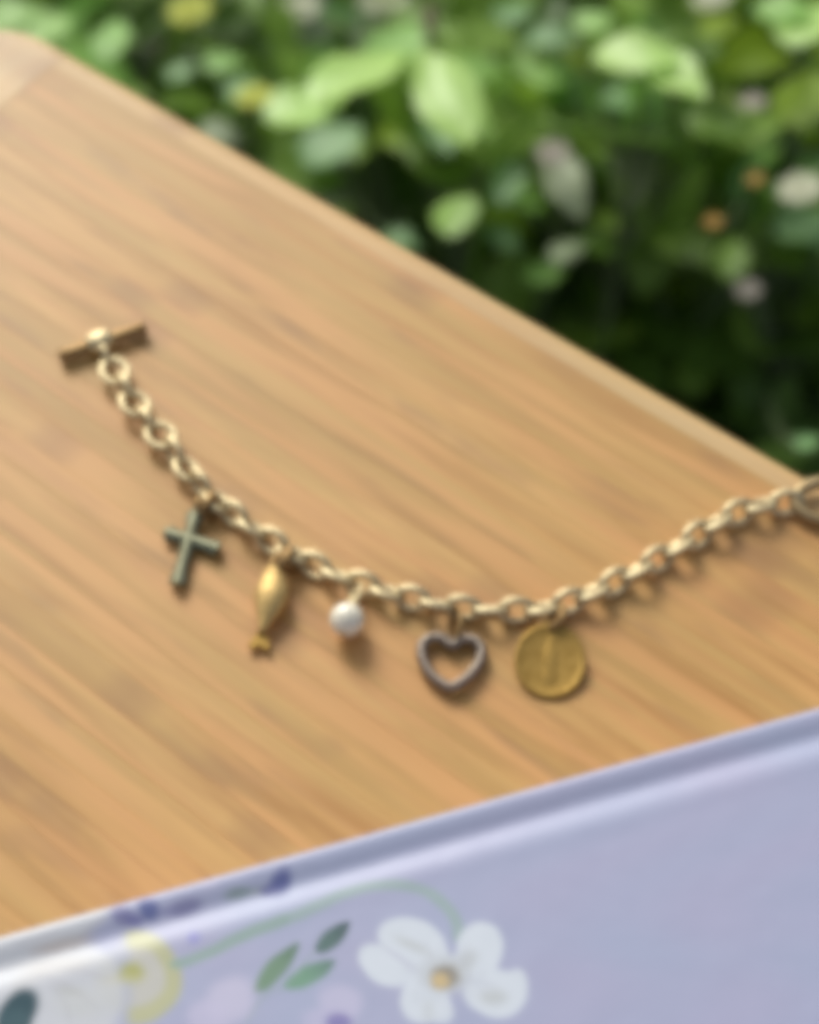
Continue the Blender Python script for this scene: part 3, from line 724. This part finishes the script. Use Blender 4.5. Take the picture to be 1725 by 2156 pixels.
hl('g', 700, 300, 150, 'ovate', 45, -.2, 'grey', .3, 1.2); hl('g', 460, 280, 90, 'ovate', -30, -.2, 'pale', .2); hl('g', 845, 505, 80, 'ovate', -30, -.2, 'grey', .3)
hl('h', 1150, 80, 120, 'ovate', -10, -.2, 'grey', .3, .8); hl('h', 1100, 160, 150, 'ovate', -8, -.18, 'bright', .5, .9); hf('w', 810, 5, 110, -.22, 'cream'); hl('h', 1080, 25, 90, 'ovate', 50, -.2, 'grey', .3, 1.2)
hl('i', 1340, 115, 170, 'ovate', -12, -.13, 'lime', .05, 1.0); hl('i', 1420, 155, 150, 'ovate', -50, -.13, 'lime', .05, 1.1); hl('i', 1248, 45, 80, 'round', 30, -.17, 'bright', .2, 1.0); hl('i', 1330, 200, 120, 'ovate', 0, -.18, 'grey', .3, 1.2)
hl('j', 1480, 45, 160, 'ovate', 20, -.18, 'olive', .2, 1.2); hl('j', 1440, 120, 150, 'ovate', -50, -.18, 'olive', .2, 1.2); hf('j', 1500, 0, 80, -.18, 'cream'); hl('j', 1520, 250, 150, 'ovate', 12, -.18, 'mid', .3, 1.1)
hf('k', 1585, 218, 55, -.15, 'pink'); hl('k', 1695, 200, 170, 'ovate', 75, -.16, 'olive', .2, 1.2); hl('k', 1700, 45, 140, 'ovate', 60, -.13, 'lime', .1, 1.3); hl('k', 1650, 20, 110, 'ovate', -20, -.13, 'bright', .1, 1.2); hl('k', 1705, 260, 120, 'ovate', 85, -.17, 'olive', .2, .8)
hl('l', 962, 450, 105, 'round', 80, -.16, 'lime', .1, 1.05); hl('l', 1060, 500, 90, 'ovate', -50, -.2, 'grey', .3)
hf('m', 1165, 325, 70, -.16, 'pink'); hl('m', 1195, 390, 150, 'ovate', -75, -.17, 'pale', .35, .9); hl('m', 1068, 375, 140, 'ovate', 75, -.18, 'grey', .2, .9); hl('m', 1105, 290, 90, 'ovate', 20, -.18, 'grey', .3)
hl('n', 1195, 528, 75, 'round', 50, -.19, 'pale', .2, .9); hl('n', 1150, 575, 95, 'ovate', 30, -.2, 'bright', .6, 1.0)
hf('p', 1592, 378, 34, -.14, 'orange'); hf('p', 1503, 468, 36, -.14, 'orange'); hf('q', 1688, 402, 95, -.15, 'cream'); hl('o', 1570, 265, 170, 'ovate', 14, -.18, 'mid', .3, 1.0)
hf('s', 1576, 612, 52, -.17, 'pink'); hl('t', 1700, 930, 60, 'ovate', 30, -.15, 'grey', .3); hl('q', 1690, 470, 130, 'ovate', 20, -.2, 'grey', .3, 1.0); hl('p', 1545, 540, 110, 'ovate', 80, -.2, 'mid', .2, 1.0)
def rand_rot(rn, spread):
    n = Vector((rn.gauss(0, spread), rn.gauss(0, spread)-.1, 1)).normalized()
    a = rn.uniform(0, 2*math.pi); x = Vector((math.cos(a), math.sin(a), 0)); x = (x-n*x.dot(n)).normalized()
    return x, n.cross(x), n
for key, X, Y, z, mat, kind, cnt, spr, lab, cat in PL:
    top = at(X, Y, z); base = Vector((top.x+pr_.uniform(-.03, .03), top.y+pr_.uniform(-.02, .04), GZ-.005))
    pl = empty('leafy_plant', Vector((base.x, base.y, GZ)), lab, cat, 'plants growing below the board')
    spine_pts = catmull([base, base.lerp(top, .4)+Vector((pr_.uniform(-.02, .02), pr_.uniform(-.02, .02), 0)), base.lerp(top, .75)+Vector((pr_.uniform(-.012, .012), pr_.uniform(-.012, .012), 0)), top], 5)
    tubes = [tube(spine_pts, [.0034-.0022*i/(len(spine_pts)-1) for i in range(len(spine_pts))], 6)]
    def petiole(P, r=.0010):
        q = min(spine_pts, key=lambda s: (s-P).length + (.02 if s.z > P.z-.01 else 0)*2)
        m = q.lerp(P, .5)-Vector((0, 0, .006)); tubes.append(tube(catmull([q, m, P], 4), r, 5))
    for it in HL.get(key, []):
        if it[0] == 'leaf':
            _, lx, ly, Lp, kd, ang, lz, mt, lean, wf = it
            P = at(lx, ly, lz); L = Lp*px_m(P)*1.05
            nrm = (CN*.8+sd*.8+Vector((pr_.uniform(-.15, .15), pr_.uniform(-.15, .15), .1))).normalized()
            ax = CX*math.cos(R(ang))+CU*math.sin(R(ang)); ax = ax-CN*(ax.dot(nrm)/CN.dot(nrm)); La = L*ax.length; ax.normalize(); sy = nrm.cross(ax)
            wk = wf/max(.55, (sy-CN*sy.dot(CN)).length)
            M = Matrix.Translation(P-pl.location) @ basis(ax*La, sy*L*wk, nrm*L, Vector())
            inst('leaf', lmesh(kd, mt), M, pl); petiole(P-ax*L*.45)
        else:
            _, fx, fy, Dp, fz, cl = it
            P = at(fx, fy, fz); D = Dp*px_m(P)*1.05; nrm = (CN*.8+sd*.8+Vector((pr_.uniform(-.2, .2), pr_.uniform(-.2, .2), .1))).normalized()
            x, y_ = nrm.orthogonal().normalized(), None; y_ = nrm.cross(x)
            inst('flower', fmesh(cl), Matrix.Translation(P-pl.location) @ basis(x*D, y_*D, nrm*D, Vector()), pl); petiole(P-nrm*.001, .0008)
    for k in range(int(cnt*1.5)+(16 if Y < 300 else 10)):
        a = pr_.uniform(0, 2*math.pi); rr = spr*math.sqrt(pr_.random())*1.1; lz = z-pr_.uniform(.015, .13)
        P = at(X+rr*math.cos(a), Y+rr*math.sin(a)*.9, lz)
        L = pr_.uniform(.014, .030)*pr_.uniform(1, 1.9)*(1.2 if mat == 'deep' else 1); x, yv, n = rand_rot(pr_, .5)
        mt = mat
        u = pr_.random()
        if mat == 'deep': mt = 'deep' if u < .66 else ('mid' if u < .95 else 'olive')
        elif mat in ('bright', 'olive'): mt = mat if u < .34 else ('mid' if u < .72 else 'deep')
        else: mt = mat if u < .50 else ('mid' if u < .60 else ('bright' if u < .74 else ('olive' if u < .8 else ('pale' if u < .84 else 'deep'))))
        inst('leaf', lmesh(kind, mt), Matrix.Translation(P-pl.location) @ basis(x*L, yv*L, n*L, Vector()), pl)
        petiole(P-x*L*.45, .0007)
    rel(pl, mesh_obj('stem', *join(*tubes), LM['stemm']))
# thin arching stem across the right of the greenery and a woody twig
arch = [at(1100, 268, -.15), at(1190, 272, -.14), at(1270, 280, -.14), at(1350, 296, -.14), at(1420, 315, -.15), at(1470, 345, -.18)]
arch = [Vector((arch[0].x-.03, arch[0].y-.01, GZ))]+[arch[0]-Vector((.012, 0, .04))]+arch
ob = mesh_obj('arching_stem', *tube(catmull(arch, 6), .0013, 6), LM['mid'])
ob['label'] = 'thin light green grass stem arching across the greenery at right of centre'; ob['category'] = 'stem'
tw = [Vector((at(890, 330, GZ).x, at(890, 330, GZ).y, GZ)), at(872, 330, -.24), at(880, 230, -.18), at(888, 150, -.16), at(900, 70, -.15), at(905, 20, -.16)]
ob = mesh_obj('woody_twig', *tube(catmull(tw, 6), .0022, 6), LM['brown'])
ob['label'] = 'upright brown twig just left of the large bright leaf at upper centre'; ob['category'] = 'twig'

# ground cover: dense low foliage under the plants, one mass nobody could count
gc = random.Random(8); V = []; Fc = []; LV, LF = leaf_mesh('ovate', 3)
LV = [Vector(v) for v in LV]; mi = []
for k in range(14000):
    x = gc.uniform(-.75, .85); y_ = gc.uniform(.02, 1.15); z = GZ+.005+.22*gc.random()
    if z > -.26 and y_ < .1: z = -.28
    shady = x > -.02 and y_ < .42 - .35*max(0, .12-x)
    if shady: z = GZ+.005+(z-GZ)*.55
    mi.append(1 if gc.random() < (.15 if shady else .6) else 0)  # shade at the lower right put in by choosing more deep-coloured leaves
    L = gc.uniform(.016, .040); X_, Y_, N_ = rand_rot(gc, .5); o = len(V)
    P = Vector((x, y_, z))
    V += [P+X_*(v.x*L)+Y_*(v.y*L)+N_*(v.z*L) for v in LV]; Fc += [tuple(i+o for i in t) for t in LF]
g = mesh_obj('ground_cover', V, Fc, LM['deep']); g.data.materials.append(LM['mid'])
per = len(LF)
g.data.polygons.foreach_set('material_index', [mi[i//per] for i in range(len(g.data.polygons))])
g['kind'] = 'stuff'; g['label'] = 'dense dark leafy ground cover filling the gaps below the plants'; g['category'] = 'ground cover'
bpy.context.view_layer.update()
